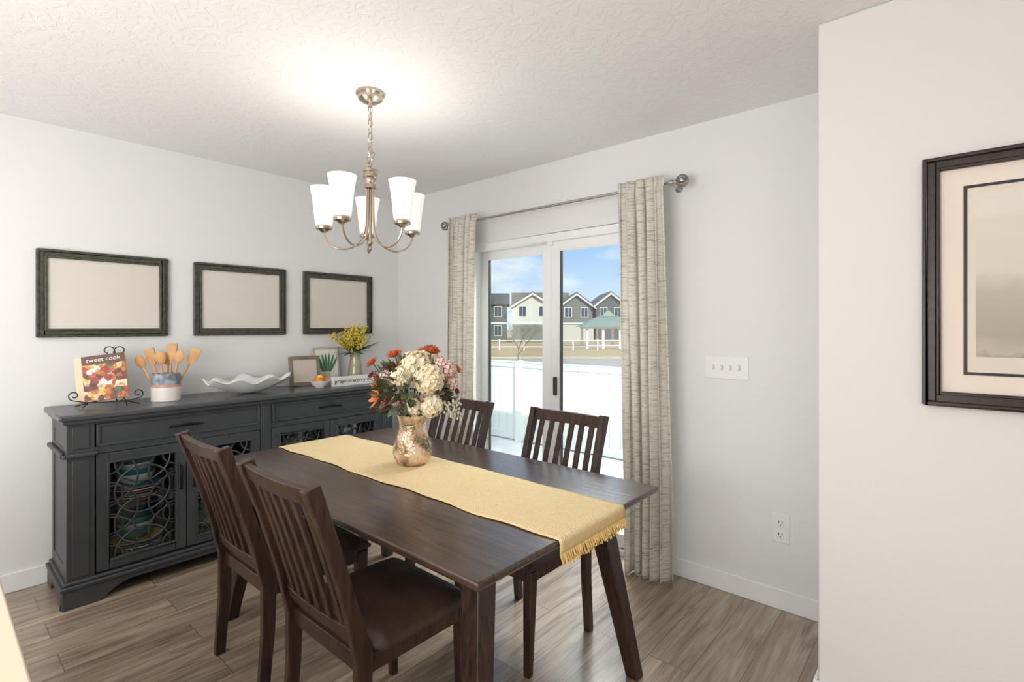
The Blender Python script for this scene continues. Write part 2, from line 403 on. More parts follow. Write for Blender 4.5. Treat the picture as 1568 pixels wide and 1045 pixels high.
# doors
dz0,dz1=.148,.772; doors=((-2.288,-1.868),(-1.863,-1.442),(-1.364,-.944),(-.939,-.518))
m=MB(); gl=MB(); lt=MB()
for a,b in doors:
    s=.055
    m.box((.436,a,dz0),(.462,a+s,dz1)); m.box((.436,b-s,dz0),(.462,b,dz1)); m.box((.436,a+s,dz1-s),(.462,b-s,dz1)); m.box((.436,a+s,dz0),(.462,b-s,dz0+s))
    for e0,e1 in ((s-.010,s),):
        m.box((.462,a+e0,dz0+e0),(.467,a+e1,dz1-e0)); m.box((.462,b-e1,dz0+e0),(.467,b-e0,dz1-e0)); m.box((.462,a+e1,dz0+e0),(.467,b-e1,dz0+e1)); m.box((.462,a+e1,dz1-e1),(.467,b-e1,dz1-e0))
    gl.box((.440,a+s,dz0+s),(.443,b-s,dz1-s))
    ya,yb,za,zb=a+s,b-s,dz0+s,dz1-s
    cy=(ya+yb)/2; W=yb-ya; Hh=zb-za
    cs=[]
    n_=3
    for k in range(n_+1):
        cs.append((cy,za+Hh*k/n_,W*.42)); 
    for k in range(n_):
        zc_=za+Hh*(k+.5)/n_
        cs.append((ya,zc_,W*.42)); cs.append((yb,zc_,W*.42))
    for k in range(n_+1):
        cs.append((ya,za+Hh*k/n_,W*.20)); cs.append((yb,za+Hh*k/n_,W*.20))
    for (c0,c1,r_) in cs:
        run=[]; 
        for i in range(61):
            t=2*pi*i/60; p=(c0+r_*math.cos(t),c1+r_*math.sin(t))
            if ya-.002<=p[0]<=yb+.002 and za-.002<=p[1]<=zb+.002: run.append((.452,p[0],p[1]))
            else:
                if len(run)>1: lt.add(vtube(run,.0056,5))
                run=[]
        if len(run)>1: lt.add(vtube(run,.0056,5))
m.obj('door_frames',char,sb,.003); gl.obj('door_glass',glassmat('cabinet_glass',(240,245,245),.05),sb); lt.obj('door_lattice',M('lattice_paint',(46,49,52),.45),sb,fix=False)
# base with bracket feet
def apron(a,b):
    pts=[(a,0),(a+.17,0)]
    for i in range(1,9):
        t=i/8; pts.append((a+.17+.13*t,.012+.058*(math.sin(t*pi/2))))
    for i in range(1,9):
        t=i/8; pts.append((b-.30+.13*t,.012+.058*math.cos(t*pi/2)))
    pts+= [(b-.17,0),(b,0),(b,.10),(a,.10)]
    return pts
m=MB(); m.add(vprism(apron(y0-.02,y1+.02),0,.452,.482))
def apron2(a,b): return [(a,0),(a+.09,0),(a+.13,.03),(a+.15,.05),(b-.15,.05),(b-.13,.03),(b-.09,0),(b,0),(b,.10),(a,.10)]
m.add(vprism(apron2(.02,.452),1,y0-.02,y0+.008)); m.add(vprism(apron2(.02,.452),1,y1-.008,y1+.02))
m.box((.02,y0-.028,.098),(.490,y1+.028,.118)); m.box((.02,y0-.014,.118),(.476,y1+.014,.136))
m.obj('base',char,sb,.005)
m=MB()
for a,b in ((-2.288,-1.442),(-1.364,-.518)):
    c=(a+b)/2
    m.add(vtube([(.458,c-.085,.868),(.482,c-.075,.872),(.486,c-.03,.876),(.487,c,.877),(.486,c+.03,.876),(.482,c+.075,.872),(.458,c+.085,.868)],[.005,.006,.007,.0085,.007,.006,.005],8))
    for q in (-.031,.036):
        yy=(a+b)/2+q-.0025
        m.add(vtube([(.46,yy,.50),(.482,yy,.505),(.486,yy,.55),(.486,yy,.59),(.482,yy,.635),(.46,yy,.64)],[.005,.006,.007,.007,.006,.005],8))
m.obj('handles',blackm,sb)
box('shelf_panel_1',(.05,y0+.03,.442),(.42,-1.431,.452),M('shelf_grey',(78,84,88),.3),sb)
box('shelf_panel_2',(.05,-1.375,.442),(.42,y1-.03,.452),M('shelf_grey',(78,84,88),.3),sb)
bowlp=[(0,.004),(.03,.004),(.035,0),(.055,.012),(.085,.04),(.098,.07),(.094,.07),(.08,.043),(.05,.018),(0,.012)]
platep=[(0,.004),(.06,.002),(.09,.008),(.13,.018),(.13,.022),(.09,.013),(0,.010)]
dish_cols=[('red',(216,84,64)),('teal',(80,150,158)),('mustard',(246,206,120)),('cream',(250,245,235)),('slate',(130,150,166)),('white',(252,252,250))]
dm={n:MB() for n,_ in dish_cols}
seqs=[['white','slate','mustard','teal','cream'],['red','cream','slate','white','teal'],['teal','white','cream','slate','mustard']]
q_=0
for a,b in doors:
    for z in (.142,.454):
        cy=(a+b)/2; s_=seqs[q_%3]; q_+=1
        zz=z
        for i in range(6):
            dm[s_[i%3]].add(vlathe(platep,(.29,cy,zz),28)); zz+=.014
        for i in range(3):
            dm[s_[3+i%2]].add(vlathe(bowlp,(.29,cy,zz),28)); zz+=.032
for n,c in dish_cols:
    if dm[n].v: dm[n].obj('dishes_'+n,M('glaze_'+n,c,.2),sb)

# ------------------------------------------------------------ sideboard decor
e=empty('cookbook_on_stand',(.24,-2.19,TZ),rz=math.radians(66))
tilt=T(-.004,-.02,.038)@R(math.radians(-16),'X')@R(math.radians(-8),'Y')
def book_mat():
    m,nt,b=base('cookbook_cover'); L=nt.links.new; N=nt.nodes.new
    tc=N('ShaderNodeTexCoord'); v_=N('ShaderNodeTexVoronoi'); v_.inputs['Scale'].default_value=34; v_.inputs['Randomness'].default_value=1; L(tc.outputs['Object'],v_.inputs['Vector'])
    n=N('ShaderNodeTexNoise'); n.inputs['Scale'].default_value=60; L(tc.outputs['Object'],n.inputs['Vector'])
    sp=N('ShaderNodeSeparateColor'); L(v_.outputs['Color'],sp.inputs[0])
    cr=N('ShaderNodeValToRGB'); cr.color_ramp.interpolation='CONSTANT'; L(sp.outputs[0],cr.inputs['Fac']); el=cr.color_ramp.elements
    el[0].position=0; el[0].color=col((120,60,45)); el[1].position=.2; el[1].color=col((214,122,60))
    for p_,c_ in ((.35,(232,205,160)),(.5,(190,70,50)),(.65,(238,190,90)),(.78,(240,232,220)),(.93,(90,120,70))):
        x=el.new(p_); x.color=col(c_)
    mx=N('ShaderNodeMixRGB'); mx.blend_type='MULTIPLY'; mx.inputs[0].default_value=.7; L(cr.outputs[0],mx.inputs[1])
    c3=N('ShaderNodeValToRGB'); c3.color_ramp.elements[0].position=.35; c3.color_ramp.elements[1].position=.6; c3.color_ramp.elements[0].color=col((140,120,110)); L(n.outputs['Fac'],c3.inputs['Fac']); L(c3.outputs[0],mx.inputs[2])
    L(mx.outputs[0],b.inputs['Base Color']); b.inputs['Roughness'].default_value=.3
    return m
def part(mb,name,mat,par,mx,**k):
    o=mb.obj(name,mat,par,**k); o.matrix_local=mx; return o
part(MB().box((-.10,-.012,0),(.10,-.009,.262)),'front_cover',book_mat(),e,tilt)
part(MB().box((-.10,-.0135,.212),(.10,-.0118,.262)),'title_band',M('book_brown',(104,66,52),.4),e,tilt)
part(MB().box((-.098,-.009,.003),(.096,.018,.259)),'pages',M('paper',(240,232,214),.8),e,tilt)
part(MB().box((-.10,.018,0),(.10,.021,.262)),'back_cover',M('book_cream',(226,200,160),.5),e,tilt)
part(MB().box((-.135,-.004,.002),(-.10,.016,.26)),'open_pages',M('paper2',(236,216,184),.8),e,tilt)
def text(name,body,size,mat,par,mx,ext=.0006):
    c=bpy.data.curves.new(name,'FONT'); c.body=body; c.size=size; c.extrude=ext; c.align_x='CENTER'; c.align_y='CENTER'; c.materials.append(mat)
    o=bpy.data.objects.new(name,c); sc.collection.objects.link(o); o.parent=par; o.matrix_local=mx; return o
white=M('white_ink',(245,245,240),.5)
text('title','sweet cook',.034,white,e,tilt@T(0,-.0142,.236)@R(pi/2,'X'))
m=MB()
def spiral(c,r,a0,turn,n=20,plane='xz',sx=1):
    pts=[]
    for i in range(n+1):
        t=i/n; rr=r*(1-.75*t); a=a0+turn*t; pts.append((c[0]+sx*rr*math.cos(a),c[1],c[2]+rr*math.sin(a)))
    return pts
for sx in (-1,1):
    m.add(vtube([(sx*.10,-.085,.006),(sx*.085,-.03,.026),(sx*.055,.018,.05),(sx*.02,.090,.27),(0,.098,.29)],.003,6))
    m.add(vtube([(0,.095,.285)]+[(sx*(.024-.024*math.cos(t)),.099,.315+.02*math.sin(t)) for t in [i*pi*1.6/14-.6 for i in range(15)]],.003,6))
    m.add(vtube(spiral((sx*.145,-.055,.070),.028,-pi/2,pi*2.4,24,sx=sx),.003,6))
    m.add(vtube([(sx*.085,-.055,.028),(sx*.145,-.055,.042)],.003,6))
    m.add(vtube([(sx*.06,-.055,.028),(sx*.06,.01,.03)],.003,6))
    m.add(vtube([(sx*.085,-.03,.026),(sx*.15,-.02,.006)],.003,6))
m.add(vtube([(-.10,-.055,.028),(.10,-.055,.028)],.003,6)); m.add(vtube([(0,.098,.29),(0,.15,.004)],.003,6))
m.obj('wire_easel',blackm,e)

# utensil crock
cx,cy=.25,-1.915
e=empty('utensil_crock',(cx,cy,TZ))
MB().add(vlathe([(0,0),(.074,0),(.077,.004),(.077,.085),(.072,.085),(.072,.01),(0,.01)],seg=40)).obj('lower_body',M('crock_white',(236,228,222),.35),e)
MB().add(vlathe([(.077,.085),(.0772,.102),(.072,.102),(.072,.085)],seg=40)).obj('stripe',M('crock_peach',(214,160,140),.4),e)
MB().add(vlathe([(.077,.102),(.077,.165),(.0745,.168),(.071,.165),(.071,.10)],seg=40)).obj('marbled_band',M('crock_blue_marble',(96,112,130),.3,var=(22,(190,194,198))),e)
uw=M('utensil_wood',(196,144,92),.55,var=(12,(220,172,120))); m=MB()
specs=[(-.05,0,.30,'spoon',-.52),(-.03,.02,.31,'spat',-.30),(-.005,-.02,.30,'spoon',-.10),(.02,.01,.33,'spat',.08),(.035,-.02,.31,'spoon',.26),(.05,.02,.325,'slot',.50),(0,.04,.29,'spoon',.0)]
for (x,y_,L_,kd,an) in specs:
    Mx=R(math.radians(62),'Z')@T(x*.5,y_,.015)@R(an*.85,'Y')@R(random.uniform(-.4,.4),'Z')
    m.add(vtube([(0,0,0),(0,0,L_-.09)],.0065,8),Mx)
    if kd=='spoon': m.add(vsphere((0,0,L_-.05),.028,12,8,(1,.28,1.5)),Mx)
    else: m.add(vprism([(-.012,L_-.1),(.012,L_-.1),(.028,L_-.065),(.029,L_-.0),(.022,L_+.006),(-.024,L_+.002),(-.029,L_-.012),(-.026,L_-.065)],1,-.004,.004),Mx)
m.obj('wooden_utensils',uw,e)

# ruffled bowl
e=empty('ruffled_bowl',(.265,-1.43,TZ),rz=pi/2)
v=[];f=[];NT=144;NR=16
for j in range(NR+1):
    s=j/NR
    for i in range(NT):
        t=2*pi*i/NT
        rf=.7*math.sin(9*t+.6)+.3*math.sin(5*t+1)
        rr=.16+.84*s
        x=.275*rr*math.cos(t)*(1+.05*rf*s**2); y_=.155*rr*math.sin(t)*(1+.10*rf*s**2)
        z=.006+.092*s**1.5+.024*rf*s**3
        v.append((x,y_,z))
v.append((0,0,.006)); 
for j in range(NR):
    for i in range(NT):
        k=(i+1)%NT; f.append((j*NT+i,j*NT+k,(j+1)*NT+k,(j+1)*NT+i))
for i in range(NT): f.append((len(v)-1,(i+1)%NT,i))
m=MB(); m.add((v,f)); m.obj('bowl',M('white_ceramic',(232,230,229),.35),e,solid=.006,ang=80)

# small frames
def easel_frame(name,loc,w_,h_,bw,fm,inner,rz,tlt=10):
    e=empty(name,loc,rz); mx=R(math.radians(-tlt),'X')
    m=MB(); m.box((-w_/2,-.008,0),(-w_/2+bw,.010,h_)); m.box((w_/2-bw,-.008,0),(w_/2,.010,h_)); m.box((-w_/2+bw,-.008,0),(w_/2-bw,.010,bw)); m.box((-w_/2+bw,-.008,h_-bw),(w_/2-bw,.010,h_))
    part(m,'border',fm,e,mx,bevel=.002)
    part(MB().box((-w_/2+bw,-.001,bw),(w_/2-bw,.008,h_-bw)),'card',inner,e,mx)
    part(MB().add(vtube([(0,.01,h_*.7),(0,.045,.006)],.004,6)),'easel_leg',fm,e,mx)
    return e,mx
e,mx=easel_frame('tabletop_frame',(.14,-.965,TZ+.001),.235,.225,.026,M('taupe_frame',(110,98,86),.5,var=(8,(140,128,112))),M('card_beige',(206,194,182),.6),math.radians(84))
e,mx=easel_frame('botanical_print',(.075,-.752,TZ+.001),.215,.285,.014,M('white_frame',(190,180,166),.5),M('card_white',(232,232,226),.7),math.radians(86),7)
m=MB()
def vpetal(L_,W_,cup=.15,tipp=.6,n=5):
    v=[];f=[]
    for i in range(n+1):
        t=i/n; wd=W_*math.sin(pi*min(.98,(t*.92+.06)))**tipp if i<n else W_*.05
        z=cup*L_*(t**2)
        for k in (-1,0,1): v.append((k*wd/2,t*L_,z+abs(k)*cup*W_*.35))
    for i in range(n):
        for k in range(2): o=i*3+k; f.append((o,o+1,o+4,o+3))
    return v,f
for k in range(7):
    a=math.radians(-30+10*k+random.uniform(-3,3)); L_=.12+.03*math.cos(a*2)
    m.add(vpetal(L_,.016,.0),T((k-3)*.010,-.003-.0004*k,.09)@R(pi/2,'X')@R(-a*.9,'Z'))
part(m,'cactus_leaves',M('print_green',(70,130,84),.6),e,mx,solid=.0006)
part(MB().box((-.03,-.0035,.045),(.03,-.001,.09)),'printed_pot',M('print_pot',(214,196,160),.6),e,mx)
# fruit bowl
e=empty('fruit_bowl',(.335,-.955,TZ))
MB().add(vlathe([(0,0),(.032,0),(.035,.006),(.055,.02),(.068,.045),(.072,.052),(.068,.052),(.05,.024),(0,.012)],seg=36)).obj('bowl',M('bowl_white',(240,238,235),.25),e)
m=MB()
for x,y_,z in ((-.025,-.015,.048),(.026,-.016,.05),(0,.026,.048)): m.add(vsphere((x,y_,z),.028,16,10))
m.obj('oranges',M('orange_peel',(232,130,40),.45,bump=(200,.2)),e)
MB().add(vsphere((.006,-.002,.075),.023,14,10,(1.2,1,.9))).obj('lemon',M('lemon_peel',(240,200,60),.45),e)
# word sign
e=empty('word_sign',(.375,-.695,TZ),rz=math.radians(90))
box('block',(-.185,-.015,0),(.185,.015,.072),M('sign_white',(238,236,232),.6),e,.002)
inkm=M('sign_ink',(50,48,46),.6)
text('lettering_1','pray',.045,inkm,e,T(-.135,-.0156,.038)@R(pi/2,'X'))
text('lettering_2','MORE',.027,M('sign_ink_grey',(130,130,130),.6),e,T(-.060,-.0156,.036)@R(pi/2,'X'))
text('lettering_3','worry',.045,inkm,e,T(.035,-.0156,.038)@R(pi/2,'X'))
text('lettering_4','LESS',.027,M('sign_ink_grey',(130,130,130),.6),e,T(.130,-.0156,.036)@R(pi/2,'X'))
# yellow flower vase
e=empty('yellow_flower_vase',(.20,-.575,TZ))
MB().add(vlathe([(0,0),(.048,0),(.056,.02),(.058,.07),(.050,.14),(.040,.19),(.044,.235),(.048,.25),(.044,.25),(.038,.2),(.047,.14),(.054,.07),(.05,.02),(0,.012)],seg=36)).obj('vase',M('amber_glass_vase',(150,140,108),.12,spec=.8,var=(14,(186,178,150))),e)
rnd=random.Random(11); st=MB(); fl=MB(); lf=MB()
for k in range(44):
    a=rnd.uniform(0,2*pi); lean=rnd.uniform(0,.85); L_=rnd.uniform(.18,.27)
    d_=Vector((math.cos(a)*math.sin(lean),math.sin(a)*math.sin(lean),math.cos(lean)))
    p0=Vector((0,0,.2)); p1=p0+d_*L_
    st.add(vtube([tuple(p0),tuple(p0+d_*L_*.5),tuple(p1)],.0018,5))
    for i in range(26):
        t=rnd.uniform(.42,1.05); c=p0+d_*L_*t+Vector((rnd.gauss(0,.008),rnd.gauss(0,.008),rnd.gauss(0,.006)))
        fl.add(vsphere(c,rnd.uniform(.0045,.0085),6,4))
for k in range(16):
    a=2*pi*k/16+rnd.uniform(-.2,.2); el=rnd.uniform(-.1,.5)
    lf.add(vpetal(rnd.uniform(.14,.18 if math.sin(a+pi/2)<-.3 else .24),rnd.uniform(.04,.06),-.12,.8,8),T(0,0,.245)@R(a,'Z')@R(el,'X'))
st.obj('stems',M('stem_green',(70,96,48),.6),e); fl.obj('yellow_blossoms',M('yellow_blossom',(232,204,84),.7,var=(30,(206,190,70))),e); lf.obj('leaves',M('leaf_green',(52,84,50),.45,var=(10,(96,130,70))),e,fix=False,ang=80)

# ------------------------------------------------------------ dining table
tx0,tx1,ty0,ty1,tz=1.10,2.975,-1.955,-.888,.79
t=empty('dining_table')
m=MB()
bot=[(tx0+.012,ty0+.012,tz-.032),(tx1-.012,ty0+.012,tz-.032),(tx1-.012,ty1-.012,tz-.032),(tx0+.012,ty1-.012,tz-.032)]
mid=[(tx0,ty0,tz-.014),(tx1,ty0,tz-.014),(tx1,ty1,tz-.014),(tx0,ty1,tz-.014)]
top=[(tx0,ty0,tz),(tx1,ty0,tz),(tx1,ty1,tz),(tx0,ty1,tz)]
m.v=bot+mid+top; m.f=[(0,3,2,1),(8,9,10,11)]+[(a,(a+1)%4,(a+1)%4+4,a+4) for a in range(4)]+[(a+4,(a+1)%4+4,(a+1)%4+8,a+8) for a in range(4)]
m.obj('top',table_w,t,.006,seg=3)
m=MB(); za,zb=tz-.095,tz-.032
lx0,lx1=1.285,2.79; ly0,ly1=-1.765,-1.085
m.box((lx0,ly0-.03,za),(lx1,ly0-.008,zb)); m.box((lx0,ly1+.008,za),(lx1,ly1+.03,zb)); m.box((lx0-.03,ly0,za),(lx0-.008,ly1,zb)); m.box((lx1+.008,ly0,za),(lx1+.03,ly1,zb))
m.obj('apron',table_w,t,.003)
leg_w=wood('espresso_leg',(32,21,17),(72,50,40),(14,14,1.5),.33,5,.2)
k=0
for sx,xt,xb in ((-1,lx0,1.175),(1,lx1,2.90)):
    for sy,yt,yb in ((-1,ly0,-1.885),(1,ly1,-.955)):
        k+=1; MB().add(taper((xb,yb,0),.054,(xt,yt,tz-.032),.082)).obj('leg_%d'%k,leg_w,t,.005)

# runner
def runner_mat():
    m,nt,b=base('yellow_woven'); L=nt.links.new; N=nt.nodes.new
    tc=N('ShaderNodeTexCoord')
    wv=N('ShaderNodeTexWave'); wv.wave_type='BANDS'; wv.bands_direction='X'; wv.inputs['Scale'].default_value=34; wv.inputs['Distortion'].default_value=1.5; wv.inputs['Detail Scale'].default_value=8; L(tc.outputs['Object'],wv.inputs['Vector'])
    wv2=N('ShaderNodeTexWave'); wv2.wave_type='BANDS'; wv2.bands_direction='Y'; wv2.inputs['Scale'].default_value=34; wv2.inputs['Distortion'].default_value=1.5; wv2.inputs['Detail Scale'].default_value=8; L(tc.outputs['Object'],wv2.inputs['Vector'])
    mu=N('ShaderNodeMath'); mu.operation='MULTIPLY'; L(wv.outputs['Fac'],mu.inputs[0]); L(wv2.outputs['Fac'],mu.inputs[1])
    n=N('ShaderNodeTexNoise'); n.inputs['Scale'].default_value=60; L(tc.outputs['Object'],n.inputs['Vector'])
    ad=N('ShaderNodeMath'); ad.operation='MULTIPLY_ADD'; ad.inputs[1].default_value=.5; L(n.outputs['Fac'],ad.inputs[0]); L(mu.outputs[0],ad.inputs[2])
    cr=N('ShaderNodeValToRGB'); cr.color_ramp.elements[0].position=.1; cr.color_ramp.elements[1].position=.9; cr.color_ramp.elements[0].color=col((220,186,126)); cr.color_ramp.elements[1].color=col((248,232,190)); L(ad.outputs[0],cr.inputs['Fac'])
    L(cr.outputs[0],b.inputs['Base Color']); b.inputs['Roughness'].default_value=.9
    bp=N('ShaderNodeBump'); bp.inputs['Strength'].default_value=.7; bp.inputs['Distance'].default_value=.002; L(ad.outputs[0],bp.inputs['Height']); L(bp.outputs[0],b.inputs['Normal'])
    return m
rn=empty('table_runner'); ry0,ry1=-1.61,-1.20
path=[]
drop=.045
for z in (tz-drop,tz-.03,tz-.012): path.append((tx0-.008,z))
path.append((tx0-.004,tz+.002))
nseg=90
for i in range(nseg+1): path.append((tx0+.004+(tx1-tx0-.008)*i/nseg,tz+.0035))
path.append((tx1+.004,tz+.002))
for z in (tz-.012,tz-.03,tz-drop): path.append((tx1+.008,z))
v=[];f=[];NY=24; n_=len(path)
for i,(x,z) in enumerate(path):
    flat=1 if 5<i<n_-6 else 0
    for j in range(NY+1):
        s=j/NY; edge=.006*math.sin(x*9)+.004*math.sin(x*23+1)
        y_=ry0+(ry1-ry0)*s+edge*(1 if s<.5 else .6)
        zz=z+flat*(.0008+.0008*math.sin(x*14+s*3)*math.sin(s*6+x*3))
        v.append((x,y_,zz))
for i in range(n_-1):
    for j in range(NY): o=i*(NY+1)+j; f.append((o,o+1,o+NY+2,o+NY+1))
m=MB(); m.add((v,f)); m.obj('cloth',runner_mat(),rn,solid=.003,ang=80,fix=False)
m=MB(); rnd=random.Random(4)
for sx,x in ((-1,tx0-.008),(1,tx1+.008)):
    for i in range(75):
        y_=ry0+(ry1-ry0)*(i+.5)/75+(.006*math.sin(x*9)); a=rnd.uniform(-.006,.006); L_=rnd.uniform(.025,.036)
        m.add(vtube([(x,y_,tz-drop+.004),(x+sx*rnd.uniform(.002,.012),y_+a*.5,tz-drop-L_*.5),(x+sx*rnd.uniform(0,.016),y_+a,tz-drop-L_)],[.0028,.0028,.002],5))
m.obj('fringe',M('fringe_yellow',(236,200,128),.9),rn)

# ------------------------------------------------------------ chairs
def chair(loc,rz):
    c=empty('dining_chair',loc,rz); hw=.235
    prof_b=[(-.262,0),(-.245,.25),(-.245,.44),(-.285,.62),(-.345,.82),(-.412,1.0)]
    prof_f=[(-.362,1.012),(-.300,.82),(-.240,.62),(-.190,.46),(-.198,.25),(-.222,0)]
    for k,sx in enumerate((-1,1)):
        xa,xb=(-hw,-hw+.032) if sx<0 else (hw-.032,hw)
        MB().add(vprism(prof_b+prof_f,0,xa,xb)).obj('rear_post_%d'%(k+1),chair_w,c,.004)
        MB().add(taper((sx*(hw-.03),.20,0),.030,(sx*(hw-.022),.195,.44),.046)).obj('front_leg_%d'%(k+1),chair_w,c,.004)
    def yb(z):
        pts=[(.44,-.215),(.62,-.262),(.82,-.322),(1.0,-.385)]
        for (a,b),(a2,b2) in zip(pts,pts[1:]):
            if z<=a2: return b+(b2-b)*(z-a)/(a2-a)
        return pts[-1][1]
    m=MB()
    n=12
    def rail(z0,z1,th,curve):
        v=[];f=[]
        for i in range(n+1):
            x=-hw+.03+(2*hw-.06)*i/n; q=1-(2*i/n-1)**2; off=-curve*q
            for z in (z0,z1):
                for s_ in (-th/2,th/2): v.append((x,yb(z)+off+s_,z))
        for i in range(n):
            o=i*4; p=o+4
            f+=[(o,p,p+1,o+1),(o+2,o+3,p+3,p+2),(o,o+2,p+2,p),(o+1,p+1,p+3,o+3)]
        f+=[(0,1,3,2),(n*4,n*4+2,n*4+3,n*4+1)]
        return v,f
    m.add(rail(.945,1.0,.026,.016)); m.add(rail(.50,.545,.022,.012))
    m.obj('rails',chair_w,c,.003)
    m=MB()
    for i in range(6):
        x=-hw+.032+(2*hw-.064)*(i+.72)/6.44; q=1-((x)/(hw-.03))**2
        pr=[]
        zs=[.535,.6,.7,.8,.88,.955]
        for z in zs: pr.append((yb(z)-.014*q-.007,z))
        for z in reversed(zs): pr.append((yb(z)-.014*q+.007,z))
        m.add(vprism(pr,0,x-.014,x+.014))
    m.obj('slats',chair_w,c,.002)
    m=MB()
    m.box((-hw+.01,.195,.395),(hw-.01,.217,.45)); m.box((-hw+.006,-.21,.395),(-hw+.028,.20,.45)); m.box((hw-.028,-.21,.395),(hw-.006,.20,.45)); m.box((-hw+.02,-.225,.395),(hw-.02,-.203,.45))
    m.obj('seat_rails',chair_w,c,.003)
    v=[];f=[];NXc=16
    for i in range(NXc+1):
        for j in range(NXc+1):
            u=2*i/NXc-1; w_=2*j/NXc-1
            edge=(1-abs(u)**6)*(1-abs(w_)**6)
            x=u*(hw+.004); y_=.012+w_*.222
            if j<2: x=u*(hw-.034)
            v.append((x,y_,.462+.038*edge**.5))
    for i in range(NXc):
        for j in range(NXc): o=i*(NXc+1)+j; f.append((o,o+1,o+NXc+2,o+NXc+1))
    nv=len(v); per=[i*(NXc+1) for i in range(NXc+1)]+[NXc*(NXc+1)+j for j in range(1,NXc+1)]+[i*(NXc+1)+NXc for i in range(NXc-1,-1,-1)]+[j for j in range(NXc-1,0,-1)]
    for p in per: v.append((v[p][0],v[p][1],.449))
    for i in range(len(per)):
        j=(i+1)%len(per); f.append((per[i],per[j],nv+j,nv+i))
    f.append(tuple(nv+i for i in range(len(per))))
    m=MB(); m.add((v,f)); m.obj('seat_cushion',leather,c,ang=60)
    return c
chair((1.65,-1.785,0),0.0)
chair((2.33,-1.80,0),0.0)
chair((2.36,-1.045,0),pi)
chair((1.60,-1.07,0),pi)

# ------------------------------------------------------------ centerpiece
B=empty('flower_vase',(1.936,-1.350,tz+.0085),rz=math.radians(40.9))
def vase_mat():
    m,nt,b=base('mercury_glass'); L=nt.links.new; N=nt.nodes.new
    tc=N('ShaderNodeTexCoord'); vo=N('ShaderNodeTexVoronoi'); vo.inputs['Scale'].default_value=75; L(tc.outputs['Object'],vo.inputs['Vector'])
    n=N('ShaderNodeTexNoise'); n.inputs['Scale'].default_value=14; n.inputs['Detail'].default_value=4; L(tc.outputs['Object'],n.inputs['Vector'])
    cr=N('ShaderNodeValToRGB'); e=cr.color_ramp.elements; e[0].position=.38; e[0].color=col((112,108,76)); e[1].position=.62; e[1].color=col((236,214,190)); x=e.new(.5); x.color=col((206,170,138)); L(n.outputs['Fac'],cr.inputs['Fac'])
    L(cr.outputs[0],b.inputs['Base Color']); b.inputs['Metallic'].default_value=.35; b.inputs['Roughness'].default_value=.15
    bp=N('ShaderNodeBump'); bp.inputs['Strength'].default_value=.9; bp.inputs['Distance'].default_value=.004; L(vo.outputs['Distance'],bp.inputs['Height']); L(bp.outputs[0],b.inputs['Normal'])
    return m
MB().add(vlathe([(0,0),(.060,0),(.072,.006),(.088,.03),(.094,.055),(.090,.085),(.078,.125),(.068,.16),(.064,.19),(.068,.215),(.078,.236),(.075,.236),(.062,.2),(.062,.17),(.07,.13),(.08,.09),(.085,.055),(.07,.015),(0,.01)],seg=48)).obj('vase',vase_mat(),B)
ZC=.375; px=.00314
rnd=random.Random(21)
def orient(p,nrm,spin=0):
    q=Vector(nrm).normalized().to_track_quat('Z','Y'); return T(*p)@q.to_matrix().to_4x4()@R(spin,'Z')
def bloom(mb,p,nrm,rad,layers=4,n=9,w=.6):
    M0=orient(p,nrm)
    for l in range(layers):
        t=l/max(1,layers-1); el=math.radians(12+68*t); L_=rad*(1-.45*t)
        for k in range(n-l):
            a=2*pi*k/(n-l)+l*.4+rnd.uniform(-.1,.1)
            mb.add(vpetal(L_,L_*w,.25,.55,4),M0@R(a,'Z')@T(0,rad*.05,rad*.1*t)@R(el,'X'))
def hydrangea(mb,p,nrm,rad,cnt=60):
    M0=orient(p,nrm)
    for k in range(cnt):
        z=1-1.35*(k+.5)/cnt; a=k*2.39996; r_=math.sqrt(max(0,1-z*z))
        c=Vector((r_*math.cos(a),r_*math.sin(a),z))*rad*rnd.uniform(.88,1.05)
        q=M0@T(*c)@c.normalized().to_track_quat('Z','Y').to_matrix().to_4x4()@R(rnd.uniform(0,pi),'Z')
        for i in range(4): mb.add(vpetal(rad*.34,rad*.32,.15,.5,3),q@R(i*pi/2,'Z')@R(.15,'X'))
cream=MB(); orange=MB(); pink=MB(); burg=MB(); leafs=MB(); leafd=MB(); stem=MB(); berry=MB(); wht=MB()
C0=Vector((0,0,ZC-.09))
def P(dx,dy,dep): return Vector((dx*px,dep,ZC+dy*px))
def nr(p): return (p-C0).normalized()+Vector((0,-.3,.1))
for dx,dy,dep,r_ in ((8,30,-.06,.066),(30,12,-.10,.066),(-10,16,-.10,.046),(32,-26,-.10,.052),(10,-26,-.11,.042),(50,20,.0,.05),(20,36,.06,.05),(-30,10,.06,.05),(0,30,.12,.05),(40,0,.12,.055)):
    p=P(dx,dy,dep); hydrangea(cream,p,nr(p),r_,62); stem.add(vtube([(0,0,.2),tuple(p)],.003,5))
for dx,dy,dep,r_ in ((30,50,-.04,.045),(-24,44,-.03,.045),(-60,32,0,.036),(10,46,.12,.042),(60,20,.09,.04)):
    p=P(dx,dy,dep); bloom(orange,p,nr(p),r_,5,11,.45); stem.add(vtube([(0,0,.2),tuple(p)],.003,5))
lily=MB()
for dx,dy,dep,r_ in ((-44,-14,-.09,.062),(-50,4,-.04,.048)):
    p=P(dx,dy,dep); bloom(lily,p,nr(p)+Vector((-.5,0,0)),r_,2,6,.42); stem.add(vtube([(0,0,.2),tuple(p)],.003,5))
for dx,dy,dep,r_ in ((54,24,-.05,.036),(-14,0,-.12,.022),(46,34,-.06,.030),(-36,16,-.07,.026),(-18,-20,-.11,.020),(60,4,-.03,.032)):
    p=P(dx,dy,dep); hydrangea(pink,p,nr(p),r_,30)
